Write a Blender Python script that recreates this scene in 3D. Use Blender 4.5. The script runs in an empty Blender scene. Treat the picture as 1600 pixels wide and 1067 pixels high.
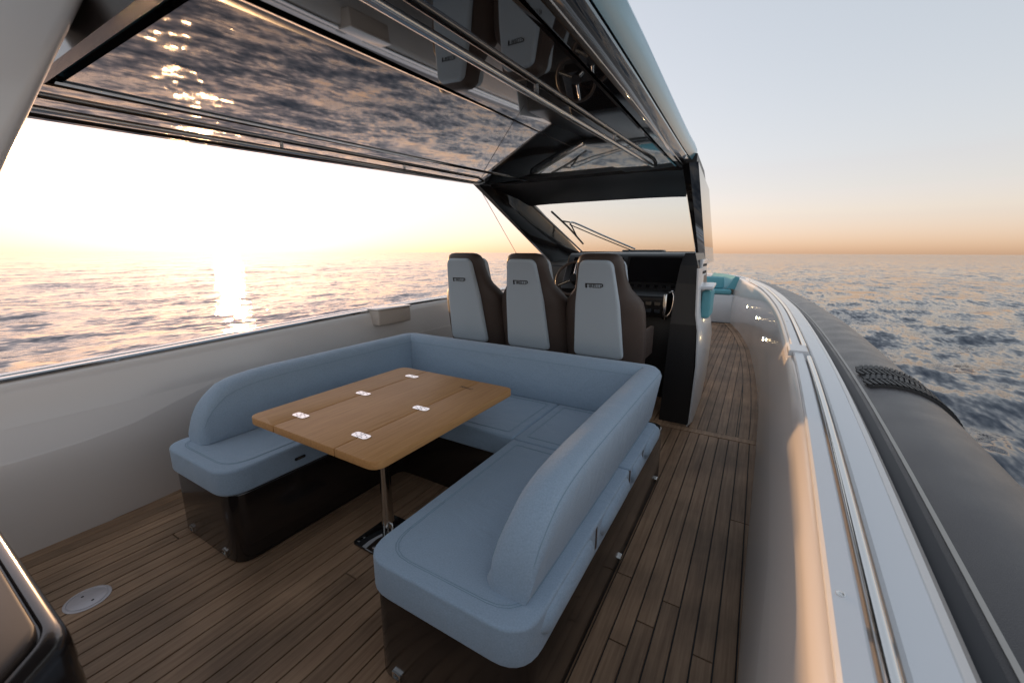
import bpy, bmesh, math, random
import numpy as np
from mathutils import Vector, Matrix
random.seed(7); rng = np.random.default_rng(11)
R = math.radians
scene = bpy.context.scene
COL = scene.collection

# ------------------------------------------------------------------ camera
# X starboard, Y towards the bow, Z up, deck at z = 0
CAM = Vector((0, 0, 1.5))
yaw, pitch, roll = math.atan(388 / math.hypot(640, 138.5)), math.atan(138.5 / 640), R(0.24)
fh = Vector((-math.sin(yaw), math.cos(yaw), 0)); rt = Vector((math.cos(yaw), math.sin(yaw), 0)); up = Vector((0, 0, 1))
fw = fh * math.cos(pitch) - up * math.sin(pitch); uc = fh * math.sin(pitch) + up * math.cos(pitch)
r2 = rt * math.cos(roll) + uc * math.sin(roll); u2 = uc * math.cos(roll) - rt * math.sin(roll)
cd = bpy.data.cameras.new('camera'); cam = bpy.data.objects.new('camera', cd); COL.objects.link(cam)
cam.matrix_world = Matrix(((r2.x, u2.x, -fw.x, CAM.x), (r2.y, u2.y, -fw.y, CAM.y), (r2.z, u2.z, -fw.z, CAM.z), (0, 0, 0, 1)))
cd.lens = 14.4; cd.sensor_width = 36; cd.clip_start = 0.02; cd.clip_end = 30000
cd.dof.use_dof = True; cd.dof.focus_distance = 2.6; cd.dof.aperture_fstop = 4.0
scene.camera = cam

# ------------------------------------------------------------------ sky, sun, exposure
SKY_SAT = .80
SUN_AZ, SUN_EL = -65.0, 2.4           # degrees from the bow towards starboard, above the horizon
w = bpy.data.worlds.new('World'); scene.world = w; w.use_nodes = True
nt = w.node_tree; bg = nt.nodes['Background']
sky = nt.nodes.new('ShaderNodeTexSky'); sky.sky_type = 'NISHITA'; sky.sun_disc = False
sky.sun_elevation = R(SUN_EL); sky.sun_rotation = R(SUN_AZ)
sky.air_density = 1.0; sky.dust_density = 1.0; sky.ozone_density = 2.0; sky.altitude = 0
hs = nt.nodes.new('ShaderNodeHueSaturation'); hs.inputs['Saturation'].default_value = SKY_SAT; hs.inputs['Hue'].default_value = .478
gmm = nt.nodes.new('ShaderNodeGamma'); gmm.inputs['Gamma'].default_value = .42
nt.links.new(sky.outputs[0], gmm.inputs['Color']); nt.links.new(gmm.outputs[0], hs.inputs['Color']); wb = nt.nodes.new('ShaderNodeMix'); wb.data_type = 'RGBA'; wb.blend_type = 'MULTIPLY'; wb.inputs[0].default_value = 1; wb.inputs[7].default_value = (1.085, .962, .985, 1)
nt.links.new(hs.outputs[0], wb.inputs[6]); nt.links.new(wb.outputs[2], bg.inputs[0]); bg.inputs[1].default_value = 0.15
sl = bpy.data.lights.new('sun', 'SUN'); sun = bpy.data.objects.new('sun', sl); COL.objects.link(sun)
sl.energy = 0.65; sl.angle = R(1.2); sl.color = (1.0, 0.58, 0.27)
sd = Vector((math.sin(R(SUN_AZ)) * math.cos(R(SUN_EL)), math.cos(R(SUN_AZ)) * math.cos(R(SUN_EL)), math.sin(R(SUN_EL))))
sun.rotation_euler = sd.to_track_quat('Z', 'Y').to_euler(); sun.location = (-20, 10, 6)
vs = scene.view_settings; vs.view_transform = 'Standard'; vs.look = 'None'; vs.gamma = 1; vs.use_curve_mapping = False
vs.exposure = 2.3

# ------------------------------------------------------------------ materials
def mat(name, col, rough=0.5, metal=0.0, spec=0.5, coat=0.0, ior=1.5, var=0.0, vscale=6.0, bump=0.0, bscale=60.0, stretch=(1, 1, 1), rvar=0.0, rnd=0.0, coatr=0.05):
    m = bpy.data.materials.new(name); m.use_nodes = True; t = m.node_tree; b = t.nodes['Principled BSDF']; L = t.links
    b.inputs['Base Color'].default_value = (*col, 1); b.inputs['Roughness'].default_value = rough
    b.inputs['Metallic'].default_value = metal; b.inputs['Specular IOR Level'].default_value = spec
    b.inputs['Coat Weight'].default_value = coat; b.inputs['Coat Roughness'].default_value = coatr; b.inputs['IOR'].default_value = ior
    tc = t.nodes.new('ShaderNodeTexCoord'); mp = t.nodes.new('ShaderNodeMapping'); mp.inputs['Scale'].default_value = stretch
    L.new(tc.outputs['Object'], mp.inputs[0])
    if var or rvar:
        n = t.nodes.new('ShaderNodeTexNoise'); n.inputs['Scale'].default_value = vscale; n.inputs['Detail'].default_value = 6
        L.new(mp.outputs[0], n.inputs[0])
    if var or rnd:
        hsv = t.nodes.new('ShaderNodeHueSaturation'); hsv.inputs['Color'].default_value = (*col, 1)
        val = None
        if var:
            mr = t.nodes.new('ShaderNodeMapRange'); mr.inputs[1].default_value = .3; mr.inputs[2].default_value = .7
            mr.inputs[3].default_value = 1 - var; mr.inputs[4].default_value = 1 + var; L.new(n.outputs[0], mr.inputs[0]); val = mr.outputs[0]
        if rnd:
            oi = t.nodes.new('ShaderNodeObjectInfo'); m2 = t.nodes.new('ShaderNodeMapRange'); m2.inputs[3].default_value = 1 - rnd; m2.inputs[4].default_value = 1 + rnd
            L.new(oi.outputs['Random'], m2.inputs[0])
            if val is None: val = m2.outputs[0]
            else:
                mu = t.nodes.new('ShaderNodeMath'); mu.operation = 'MULTIPLY'; L.new(val, mu.inputs[0]); L.new(m2.outputs[0], mu.inputs[1]); val = mu.outputs[0]
        L.new(val, hsv.inputs['Value']); L.new(hsv.outputs[0], b.inputs['Base Color'])
    if rvar:
        mr = t.nodes.new('ShaderNodeMapRange'); mr.inputs[1].default_value = .3; mr.inputs[2].default_value = .7
        mr.inputs[3].default_value = max(0, rough - rvar); mr.inputs[4].default_value = rough + rvar; L.new(n.outputs[0], mr.inputs[0]); L.new(mr.outputs[0], b.inputs['Roughness'])
    if bump:
        n2 = t.nodes.new('ShaderNodeTexNoise'); n2.inputs['Scale'].default_value = bscale; n2.inputs['Detail'].default_value = 4; L.new(mp.outputs[0], n2.inputs[0])
        bp = t.nodes.new('ShaderNodeBump'); bp.inputs['Strength'].default_value = bump; bp.inputs['Distance'].default_value = .004
        L.new(n2.outputs[0], bp.inputs['Height']); L.new(bp.outputs[0], b.inputs['Normal'])
    return m

def wood(name, c0, c1, scale, rough, rnd, wear=0.0):
    m = bpy.data.materials.new(name); m.use_nodes = True; t = m.node_tree; b = t.nodes['Principled BSDF']; L = t.links
    tc = t.nodes.new('ShaderNodeTexCoord'); oi = t.nodes.new('ShaderNodeObjectInfo')
    mp = t.nodes.new('ShaderNodeMapping'); mp.inputs['Scale'].default_value = (scale, scale * .045, scale); L.new(tc.outputs['Object'], mp.inputs[0])
    sc = t.nodes.new('ShaderNodeVectorMath'); sc.operation = 'SCALE'; sc.inputs[0].default_value = (37, 91, 13); L.new(oi.outputs['Random'], sc.inputs['Scale'])
    L.new(sc.outputs[0], mp.inputs['Location'])
    n = t.nodes.new('ShaderNodeTexNoise'); n.inputs['Scale'].default_value = 1; n.inputs['Detail'].default_value = 8; n.inputs['Roughness'].default_value = .65; L.new(mp.outputs[0], n.inputs[0])
    r = t.nodes.new('ShaderNodeValToRGB'); r.color_ramp.elements[0].position = .33; r.color_ramp.elements[1].position = .68
    r.color_ramp.elements[0].color = (*c0, 1); r.color_ramp.elements[1].color = (*c1, 1); L.new(n.outputs[0], r.inputs[0])
    # wear stains with a shape of their own
    n2 = t.nodes.new('ShaderNodeTexNoise'); n2.inputs['Scale'].default_value = 2.6; n2.inputs['Detail'].default_value = 5
    ge = t.nodes.new('ShaderNodeNewGeometry'); L.new(ge.outputs['Position'], n2.inputs[0])
    m1 = t.nodes.new('ShaderNodeMapRange'); m1.inputs[1].default_value = .35; m1.inputs[2].default_value = .7; m1.inputs[3].default_value = 1 - wear; m1.inputs[4].default_value = 1 + wear * .6
    L.new(n2.outputs[0], m1.inputs[0])
    m2 = t.nodes.new('ShaderNodeMapRange'); m2.inputs[3].default_value = 1 - rnd; m2.inputs[4].default_value = 1 + rnd; L.new(oi.outputs['Random'], m2.inputs[0])
    mu = t.nodes.new('ShaderNodeMath'); mu.operation = 'MULTIPLY'; L.new(m1.outputs[0], mu.inputs[0]); L.new(m2.outputs[0], mu.inputs[1])
    hsv = t.nodes.new('ShaderNodeHueSaturation'); L.new(r.outputs[0], hsv.inputs['Color']); L.new(mu.outputs[0], hsv.inputs['Value']); L.new(hsv.outputs[0], b.inputs['Base Color'])
    b.inputs['Roughness'].default_value = rough; b.inputs['Specular IOR Level'].default_value = .35
    bp = t.nodes.new('ShaderNodeBump'); bp.inputs['Strength'].default_value = .25; bp.inputs['Distance'].default_value = .002; L.new(n.outputs[0], bp.inputs['Height']); L.new(bp.outputs[0], b.inputs['Normal'])
    return m

M = {}
M['deck'] = wood('weathered_teak', (.235, .138, .080), (.385, .246, .150), 60, .55, .16, .32)
M['table'] = wood('oiled_teak', (.43, .208, .072), (.55, .290, .112), 90, .55, .04, .05)
M['caulk'] = mat('black_caulking', (.012, .011, .011), .6)
M['fabric'] = mat('pale_blue_woven_fabric', (.295, .385, .485), .75, spec=.25, var=.09, vscale=190, bump=.45, bscale=380)
ft = M['fabric'].node_tree; fb = ft.nodes['Principled BSDF']; fn = [n for n in ft.nodes if n.type == 'BUMP'][0]
wn = ft.nodes.new('ShaderNodeTexNoise'); wn.inputs['Scale'].default_value = 5.5; wn.inputs['Detail'].default_value = 3; wn.inputs['Distortion'].default_value = .8
ft.links.new([n for n in ft.nodes if n.type == 'TEX_COORD'][0].outputs['Object'], wn.inputs[0])
wb2 = ft.nodes.new('ShaderNodeBump'); wb2.inputs['Strength'].default_value = .6; wb2.inputs['Distance'].default_value = .02; ft.links.new(wn.outputs[0], wb2.inputs['Height']); ft.links.new(wb2.outputs[0], fn.inputs['Normal'])
fb.inputs['Sheen Weight'].default_value = .25
M['stitch'] = mat('stitching_thread', (.20, .30, .36), .8)
M['panel'] = mat('light_grey_leather', (.50, .57, .63), .55, spec=.35, bump=.2, bscale=300)
M['leather'] = mat('taupe_leather', (.078, .056, .047), .5, spec=.4, bump=.25, bscale=260, var=.08)
M['gloss'] = mat('black_lacquer', (.014, .012, .012), .04, coat=1.0, ior=1.5, coatr=.03)
M['ceil'] = mat('ceiling_lacquer', (.024, .016, .0125), .03, coat=1.0, ior=1.9, coatr=.02); M['ceil'].node_tree.nodes['Principled BSDF'].inputs['Coat IOR'].default_value = 1.75
M['base'] = mat('dark_brown_lacquer', (.014, .0105, .0095), .2, coat=.4, coatr=.1)
M['gel'] = mat('cream_gelcoat', (.72, .675, .64), .24, coat=.45, coatr=.08)
M['white'] = mat('white_paint', (.70, .71, .73), .28, coat=.4)
M['steel'] = mat('polished_stainless', (.72, .71, .69), .13, metal=1, rvar=.04, vscale=20)
M['bright'] = mat('mirror_polished_steel', (.92, .91, .90), .22, metal=1)
M['tube'] = mat('dark_grey_hypalon', (.05, .044, .046), .36, spec=.6, coat=.15, coatr=.3, bump=.3, bscale=420, var=.16, vscale=7, rvar=.07)
M['tubelight'] = mat('pale_grey_seam_tape', (.50, .47, .43), .5)
M['tubeband'] = mat('charcoal_rubbing_band', (.05, .05, .055), .5)
M['lid'] = mat('brown_lid_laminate', (.030, .020, .016), .4, var=.1)
M['rubber'] = mat('black_tread_rubber', (.03, .03, .031), .55)
M['plastic'] = mat('black_plastic', (.02, .019, .02), .35, bump=.1, bscale=200)
M['screen'] = mat('dark_display_glass', (.008, .008, .01), .06, coat=1)
M['turq'] = mat('turquoise_upholstery', (.13, .37, .43), .65, spec=.3, var=.05, bump=.3, bscale=200)
M['roofblue'] = mat('pale_blue_roof_paint', (.15, .39, .50), .25, coat=.3)
M['ink'] = mat('black_lettering', (.012, .012, .013), .45)
M['brand'] = mat('burnt_branding', (.07, .035, .02), .6)
M['plate'] = mat('brushed_plate', (.50, .46, .47), .4, metal=.4, bump=.1, bscale=80)
M['hull'] = mat('hull_gelcoat', (.60, .61, .63), .25, coat=.4)
M['tan'] = mat('beige_box_cover', (.56, .49, .43), .5, bump=.2, bscale=200)
lm = bpy.data.materials.new('lit_lamp'); lm.use_nodes = True; lb = lm.node_tree.nodes['Principled BSDF']
lb.inputs['Emission Color'].default_value = (1, .72, .38, 1); lb.inputs['Emission Strength'].default_value = 30; M['lamp'] = lm
gm = bpy.data.materials.new('clear_glass'); gm.use_nodes = True; g = gm.node_tree; g.nodes.remove(g.nodes['Principled BSDF'])
tr = g.nodes.new('ShaderNodeBsdfTransparent'); tr.inputs[0].default_value = (.93, .95, .95, 1); gl = g.nodes.new('ShaderNodeBsdfGlossy'); gl.inputs['Roughness'].default_value = .01
mx = g.nodes.new('ShaderNodeMixShader'); lw = g.nodes.new('ShaderNodeLayerWeight'); lw.inputs[0].default_value = .5; pw = g.nodes.new('ShaderNodeMath'); pw.operation = 'POWER'; pw.inputs[1].default_value = 5; g.links.new(lw.outputs['Facing'], pw.inputs[0]); fr = g.nodes.new('ShaderNodeMath'); fr.operation = 'MULTIPLY_ADD'; fr.inputs[1].default_value = .45; fr.inputs[2].default_value = .02; g.links.new(pw.outputs[0], fr.inputs[0])
g.links.new(fr.outputs[0], mx.inputs[0]); g.links.new(tr.outputs[0], mx.inputs[1]); g.links.new(gl.outputs[0], mx.inputs[2]); g.links.new(mx.outputs[0], g.nodes['Material Output'].inputs[0])
M['glass'] = gm

# ------------------------------------------------------------------ builders
def root_loc(o):
    while o is not None and o.parent is not None: o = o.parent
    return o.location.copy() if o is not None else Vector((0, 0, 0))
def link(name, me, m, parent=None, loc=None):
    o = bpy.data.objects.new(name, me); COL.objects.link(o)
    if m is not None and not me.materials: me.materials.append(M[m])
    if parent is not None: o.parent = parent
    if loc is not None: o.location = loc
    return o
def tag(o, label=None, cat=None, group=None, kind=None):
    if label: o['label'] = label
    if cat: o['category'] = cat
    if group: o['group'] = group
    if kind: o['kind'] = kind
    return o
def thing(name, label, cat, loc=(0, 0, 0), group=None):
    o = bpy.data.objects.new(name, None); COL.objects.link(o); o.location = loc; o.empty_display_size = .1
    return tag(o, label, cat, group)
def raw(name, verts, faces, m, parent=None, smooth=False, angle=None):
    "verts in world coordinates; stored relative to the thing's base"
    off = root_loc(parent) if parent is not None else Vector((0, 0, 0))
    me = bpy.data.meshes.new(name); me.from_pydata([tuple(Vector(v) - off) for v in verts], [], faces)
    fix(me, smooth, angle)
    return link(name, me, m, parent)
def fix(me, smooth, angle=None):
    bm = bmesh.new(); bm.from_mesh(me); bmesh.ops.recalc_face_normals(bm, faces=bm.faces)
    if angle is not None:
        for e in bm.edges:
            if len(e.link_faces) == 2 and e.calc_face_angle(0) > R(angle): e.smooth = False
    for f in bm.faces: f.smooth = smooth
    bm.to_mesh(me); bm.free()
def bevelled(name, verts, faces, m, parent, r, seg=3):
    off = root_loc(parent) if parent is not None else Vector((0, 0, 0))
    bm = bmesh.new(); vs_ = [bm.verts.new(Vector(v) - off) for v in verts]
    for f in faces: bm.faces.new([vs_[i] for i in f])
    bmesh.ops.recalc_face_normals(bm, faces=bm.faces)
    if r > 0:
        ed = [e for e in bm.edges if len(e.link_faces) == 2 and e.calc_face_angle(0) > R(25)]
        bmesh.ops.bevel(bm, geom=ed, offset=r, segments=seg, profile=.5, affect='EDGES', clamp_overlap=True)
    for f in bm.faces: f.smooth = True
    for e in bm.edges:
        if len(e.link_faces) == 2 and e.calc_face_angle(0) > R(40): e.smooth = False
    me = bpy.data.meshes.new(name); bm.to_mesh(me); bm.free()
    return link(name, me, m, parent)
BF = [(0, 3, 2, 1), (4, 5, 6, 7), (0, 1, 5, 4), (1, 2, 6, 5), (2, 3, 7, 6), (3, 0, 4, 7)]
def box(name, x0, x1, y0, y1, z0, z1, m, parent=None, r=.004, seg=2):
    v = [(x0, y0, z0), (x1, y0, z0), (x1, y1, z0), (x0, y1, z0), (x0, y0, z1), (x1, y0, z1), (x1, y1, z1), (x0, y1, z1)]
    return bevelled(name, v, BF, m, parent, r, seg)
def rounded(pts, rad, n=6):
    "round the corners of a closed 2-D outline"
    out = []; k = len(pts)
    for i in range(k):
        r = rad[i] if isinstance(rad, (list, tuple)) else rad
        p = Vector(pts[i]); a = Vector(pts[i - 1]) - p; b = Vector(pts[(i + 1) % k]) - p
        if r <= 0: out.append(tuple(p)); continue
        da, db = a.normalized(), b.normalized(); ang = da.angle(db); d = min(r / math.tan(ang / 2), a.length * .49, b.length * .49)
        p0, p1 = p + da * d, p + db * d
        for j in range(n + 1):
            t = j / n; q = p0 * (1 - t) ** 2 + p * 2 * t * (1 - t) + p1 * t * t; out.append(tuple(q))
    return out
def prism(name, pts, lo, hi, m, parent=None, r=.01, seg=3, axis='z'):
    n = len(pts); conv = {'z': lambda p, h: (p[0], p[1], h), 'y': lambda p, h: (p[0], h, p[1]), 'x': lambda p, h: (h, p[0], p[1])}[axis]
    v = [conv(p, lo) for p in pts] + [conv(p, hi) for p in pts]
    f = [tuple(range(n)), tuple(range(2 * n - 1, n - 1, -1))] + [(i, (i + 1) % n, n + (i + 1) % n, n + i) for i in range(n)]
    off = root_loc(parent) if parent is not None else Vector((0, 0, 0))
    bm = bmesh.new(); vv = [bm.verts.new(Vector(q) - off) for q in v]
    for q in f: bm.faces.new([vv[i] for i in q])
    bmesh.ops.recalc_face_normals(bm, faces=bm.faces)
    if r > 0:
        caps = set(bm.faces[i] for i in (0, 1)) if bm.faces.ensure_lookup_table() is None else set()
        ed = [e for e in bm.edges if sum(1 for q in e.link_faces if q in caps) == 1]
        bmesh.ops.bevel(bm, geom=ed, offset=r, segments=seg, profile=.5, affect='EDGES', clamp_overlap=True)
    for q in bm.faces: q.smooth = True
    for e in bm.edges:
        if len(e.link_faces) == 2 and e.calc_face_angle(0) > R(38): e.smooth = False
    me = bpy.data.meshes.new(name); bm.to_mesh(me); bm.free()
    return link(name, me, m, parent)
def loft(name, rings, m, parent=None, closed=True, caps=True, smooth=True, angle=50):
    n = len(rings[0]); v = [p for r in rings for p in r]; f = []
    for i in range(len(rings) - 1):
        for j in range(n if closed else n - 1):
            k = (j + 1) % n; f.append((i * n + j, i * n + k, (i + 1) * n + k, (i + 1) * n + j))
    if caps and closed: f.append(tuple(range(n))); f.append(tuple(range(len(v) - 1, len(v) - n - 1, -1)))
    return raw(name, v, f, m, parent, smooth, angle)
def pipe(name, path, r, m, parent=None, n=10, closed=False):
    P = [Vector(p) for p in path]; rings = []; k = len(P)
    for i, p in enumerate(P):
        a = P[i - 1] if (i > 0 or closed) else p; b = P[(i + 1) % k] if (i < k - 1 or closed) else p
        t = (b - a).normalized(); s = t.cross(Vector((0, 0, 1)))
        if s.length < 1e-3: s = t.cross(Vector((0, 1, 0)))
        s.normalize(); u = s.cross(t); rr = r[i] if isinstance(r, (list, tuple)) else r
        rings.append([p + s * math.cos(q) * rr + u * math.sin(q) * rr for q in (2 * math.pi * j / n for j in range(n))])
    if closed: return loft(name, rings + [rings[0]], m, parent, caps=False)
    return loft(name, rings, m, parent)
def smooth_path(pts, n=8):
    "Catmull-Rom through the points"
    P = [Vector(p) for p in pts]; P = [P[0] * 2 - P[1]] + P + [P[-1] * 2 - P[-2]]; out = []
    for i in range(1, len(P) - 2):
        for j in range(n):
            t = j / n; a, b, c, d = P[i - 1], P[i], P[i + 1], P[i + 2]
            out.append(.5 * ((2 * b) + (c - a) * t + (2 * a - 5 * b + 4 * c - d) * t * t + (3 * b - a - 3 * c + d) * t ** 3))
    out.append(P[-2]); return out
def text_mesh(s, size, depth):
    c = bpy.data.curves.new('lettering', 'FONT'); c.body = s; c.size = size; c.extrude = depth; c.align_x = 'CENTER'; c.align_y = 'CENTER'
    o = bpy.data.objects.new('lettering', c); COL.objects.link(o); bpy.context.view_layer.update()
    me = bpy.data.meshes.new_from_object(o); bpy.data.objects.remove(o); bpy.data.curves.remove(c); me.materials.clear(); return me

# ------------------------------------------------------------------ the sea
def sea():
    fine = np.arange(-88, 48, .22); coarse = np.arange(48, 272, 1.4)
    az = np.radians(np.concatenate([fine, coarse])); na = len(az)
    rr = .9 * np.exp(np.linspace(0, math.log(9000 / .9), 640)); nr = len(rr)
    A, Q = np.meshgrid(az, rr, indexing='ij'); x = Q * np.sin(A); y = Q * np.cos(A)
    step = Q * (math.log(9000 / .9) / 639)
    z = np.zeros_like(x); dx = np.zeros_like(x); dy = np.zeros_like(x)
    lam = np.exp(rng.uniform(math.log(.22), math.log(9), 110)); base = R(-38)
    for l in lam:
        th = base + rng.normal(0, .62); k = 2 * math.pi / l; ph = rng.uniform(0, 6.283)
        a = .0040 * l ** .62 * rng.uniform(.5, 1.3)
        fade = np.clip((l / step - 2.5) / 3.5, 0, 1)
        q = k * (x * math.cos(th) + y * math.sin(th)) + ph
        z += a * fade * np.sin(q); dx -= a * .8 * fade * math.cos(th) * -np.cos(q); dy -= a * .8 * fade * math.sin(th) * -np.cos(q)
    grp = .75 + .45 * np.sin(x * .11 + 1.3 * np.sin(y * .07)) * np.sin(y * .09 + 1.1 * np.sin(x * .05 + 1))
    z = z * grp - .55
    co = np.stack([x + dx * .9, y + dy * .9, z], -1).reshape(-1, 3)
    i, j = np.meshgrid(np.arange(na), np.arange(nr - 1), indexing='ij'); i2 = (i + 1) % na
    q = np.stack([i * nr + j, i * nr + j + 1, i2 * nr + j + 1, i2 * nr + j], -1).reshape(-1, 4)
    me = bpy.data.meshes.new('sea'); me.vertices.add(len(co)); me.vertices.foreach_set('co', co.astype(np.float32).ravel())
    me.loops.add(q.size); me.loops.foreach_set('vertex_index', q.astype(np.int32).ravel()); me.polygons.add(len(q))
    me.polygons.foreach_set('loop_start', np.arange(0, q.size, 4, dtype=np.int32)); me.polygons.foreach_set('loop_total', np.full(len(q), 4, dtype=np.int32))
    me.polygons.foreach_set('use_smooth', np.ones(len(q), dtype=bool)); me.update(calc_edges=True)
    m = bpy.data.materials.new('sea_water'); m.use_nodes = True; t = m.node_tree; b = t.nodes['Principled BSDF']; L = t.links
    b.inputs['Base Color'].default_value = (.009, .022, .044, 1); b.inputs['Roughness'].default_value = .06; b.inputs['IOR'].default_value = 1.33
    ge = t.nodes.new('ShaderNodeNewGeometry'); prev = ge.outputs['Normal']
    for s, k, rot in ((.22, .15, 20), (.9, .42, -15), (3.2, .56, 20), (11, .52, -25)):      # ripple slopes from swell to capillary waves
        mp = t.nodes.new('ShaderNodeMapping'); mp.inputs['Scale'].default_value = (s, s * .4, s); mp.inputs['Rotation'].default_value = (0, 0, R(-38 + rot)); L.new(ge.outputs['Position'], mp.inputs[0])
        n = t.nodes.new('ShaderNodeTexNoise'); n.inputs['Scale'].default_value = 1; n.inputs['Detail'].default_value = 2; L.new(mp.outputs[0], n.inputs[0])
        su = t.nodes.new('ShaderNodeVectorMath'); su.operation = 'SUBTRACT'; su.inputs[1].default_value = (.5, .5, .5); L.new(n.outputs['Color'], su.inputs[0])
        ml = t.nodes.new('ShaderNodeVectorMath'); ml.operation = 'MULTIPLY'; ml.inputs[1].default_value = (k, k, 0); L.new(su.outputs[0], ml.inputs[0])
        ad = t.nodes.new('ShaderNodeVectorMath'); ad.operation = 'ADD'; L.new(prev, ad.inputs[0]); L.new(ml.outputs[0], ad.inputs[1]); prev = ad.outputs[0]
    nm = t.nodes.new('ShaderNodeVectorMath'); nm.operation = 'NORMALIZE'; L.new(prev, nm.inputs[0])
    L.new(nm.outputs[0], b.inputs['Normal']); me.materials.append(m)
    return tag(link('sea', me, None), 'rippled open sea stretching to the horizon', 'sea', kind='structure')
sea()

# ------------------------------------------------------------------ hull lines (starboard, mirrored about x = -1.5)
GY = [-2.5, 0, .66, 1.24, 2.0, 2.7, 3.4, 4.2, 5.0, 6.2, 7.4, 8.5, 9.6, 10.8, 11.8, 12.5]
GX = [.08, .145, .166, .190, .212, .222, .222, .220, .205, .150, .070, -.05, -.204, -.43, -.80, -1.46]
ZY = [-2.5, 0, 1, 2.5, 3.5, 5, 10, 12.5]; ZZ = [.845, .868, .895, .945, .965, .98, .99, 1.0]
DY = [-2.5, 1.4, 2.0, 2.6, 3.55, 4.5, 5.7, 7.5, 9.0, 10.2, 11.5, 12.4]; DX = [.05, .095, .10, .117, .134, .14, .112, .006, -.188, -.42, -.85, -1.46]
def pol(y, a, b):
    y = float(y); lo = hi = 0
    s = .35; ks = [-1, -.5, 0, .5, 1]
    return float(np.mean([np.interp(y + k * s, a, b) for k in ks]))
gx = lambda y: pol(y, GY, GX); zg = lambda y: pol(y, ZY, ZZ); dxe = lambda y: pol(y, DY, DX)
mir = lambda s, x: -1.5 + s * (x + 1.5)
YS = list(np.arange(-2.5, 9, .22)) + list(np.arange(9, 12.5, .14)) + [12.5]

# hull
hullr = []
for y in YS:
    x = gx(y) + .30; x = max(x, -1.49); n = []
    for s in (1, -1):
        a = [(mir(s, x), y, zg(y) - .30), (mir(s, x - .02), y, .0), (mir(s, x - .10), y, -.45), (mir(s, max(x - .5, -1.495)), y, -.95)]
        n += a if s == 1 else a[::-1]
    hullr.append(n)
loft('hull', hullr, 'hull', None, closed=False, caps=False)
tag(bpy.data.objects['hull'], 'white boat hull below the inflatable tubes and the deck', 'hull')

# ------------------------------------------------------------------ deck and planks
dv = []; df = []
for y in YS: dv += [(mir(-1, dxe(y) + .1), y, -.012), (mir(1, dxe(y) + .1), y, -.012)]
for i in range(len(YS) - 1): df.append((2 * i, 2 * i + 1, 2 * i + 3, 2 * i + 2))
deck = tag(raw('deck', dv, df, 'caulk'), 'teak planked cockpit deck with black caulking', 'deck', kind='structure')
PW = .0742; X0 = -.3525         # a caulking line measured beside the starboard sofa
def plank(x0, x1, y0, y1):
    g = .003; w = (x1 - x0) - 2 * g; l = (y1 - y0) - 2 * g; e = .0015
    key = 'plank'
    v = [(-w / 2, -l / 2, -.014), (w / 2, -l / 2, -.014), (w / 2, l / 2, -.014), (-w / 2, l / 2, -.014),
         (-w / 2, -l / 2, -e), (w / 2, -l / 2, -e), (w / 2, l / 2, -e), (-w / 2, l / 2, -e),
         (-w / 2 + e, -l / 2 + e, 0), (w / 2 - e, -l / 2 + e, 0), (w / 2 - e, l / 2 - e, 0), (-w / 2 + e, l / 2 - e, 0)]
    f = [(8, 9, 10, 11)] + [(i, (i + 1) % 4, 4 + (i + 1) % 4, 4 + i) for i in range(4)] + [(4 + i, 4 + (i + 1) % 4, 8 + (i + 1) % 4, 8 + i) for i in range(4)]
    me = bpy.data.meshes.new(key); me.from_pydata(v, [], f); me.update()
    return link('plank', me, 'deck', deck, ((x0 + x1) / 2, (y0 + y1) / 2, random.uniform(-.0006, .0006)))
cuts = {0: [1.72], 1: [1.36], 2: [1.50], 3: [1.66], 4: [1.28], 5: [1.46], 6: [2.45]}
ks = range(-37, 6)
for k in ks:
    x0 = X0 + k * PW; x1 = x0 + PW
    if x0 < -3.1: x0 = -3.12
    kk = k + 1
    cs = cuts.get(kk) or [random.uniform(1.0, 3.0)]
    if k < -28: cs = [random.uniform(.6, 3)] if random.random() < .4 else [2.9]
    ends = [-1.2] + cs + [3.61]
    for a, b in zip(ends[:-1], ends[1:]):
        if b < -.6: continue
        plank(x0, x1, a, b)
plank(X0 + 6 * PW, X0 + 6 * PW + .06, -1.2, 2.45); plank(X0 + 6 * PW, X0 + 6 * PW + .06, 2.45, 3.61)
link_b = bevelled('plank', [(-1.0, 3.615, -.012), (.17, 3.615, -.012), (.17, 3.70, -.012), (-1.0, 3.70, -.012), (-1.0, 3.615, .001), (.17, 3.615, .001), (.17, 3.70, .001), (-1.0, 3.70, .001)], BF, 'deck', deck, .001, 1)
def curved_plank(fa, fb, ya, yb, n=16):
    v = []; f = []
    for i in range(n + 1):
        y = ya + (yb - ya) * i / n; a, b = fa(y), fb(y)
        v += [(a, y, -.012), (a, y, 0), (b, y, 0), (b, y, -.012)]
    for i in range(n):
        for j in range(3): f.append((4 * i + j, 4 * i + j + 1, 4 * i + j + 5, 4 * i + j + 4))
    return raw('plank', v, f, 'deck', deck)
# side deck forward: a curved margin board and straight planks cut against it
curved_plank(lambda y: dxe(y) - .045, lambda y: dxe(y) + .05, 3.706, 10.1)
curved_plank(lambda y: dxe(y) - .125, lambda y: dxe(y) - .051, 3.706, 10.1)
for k in range(0, 17):
    a = -1.12 + k * PW; b = a + PW - .006
    lim = [y for y in np.arange(3.706, 10.1, .05) if dxe(y) - .131 > a + .004]
    if not lim: continue
    ye = max(lim); ys0 = min(lim); curved_plank(lambda y, a=a: a, lambda y, b=b: min(b, dxe(y) - .131), ys0, ye, 14)

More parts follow.
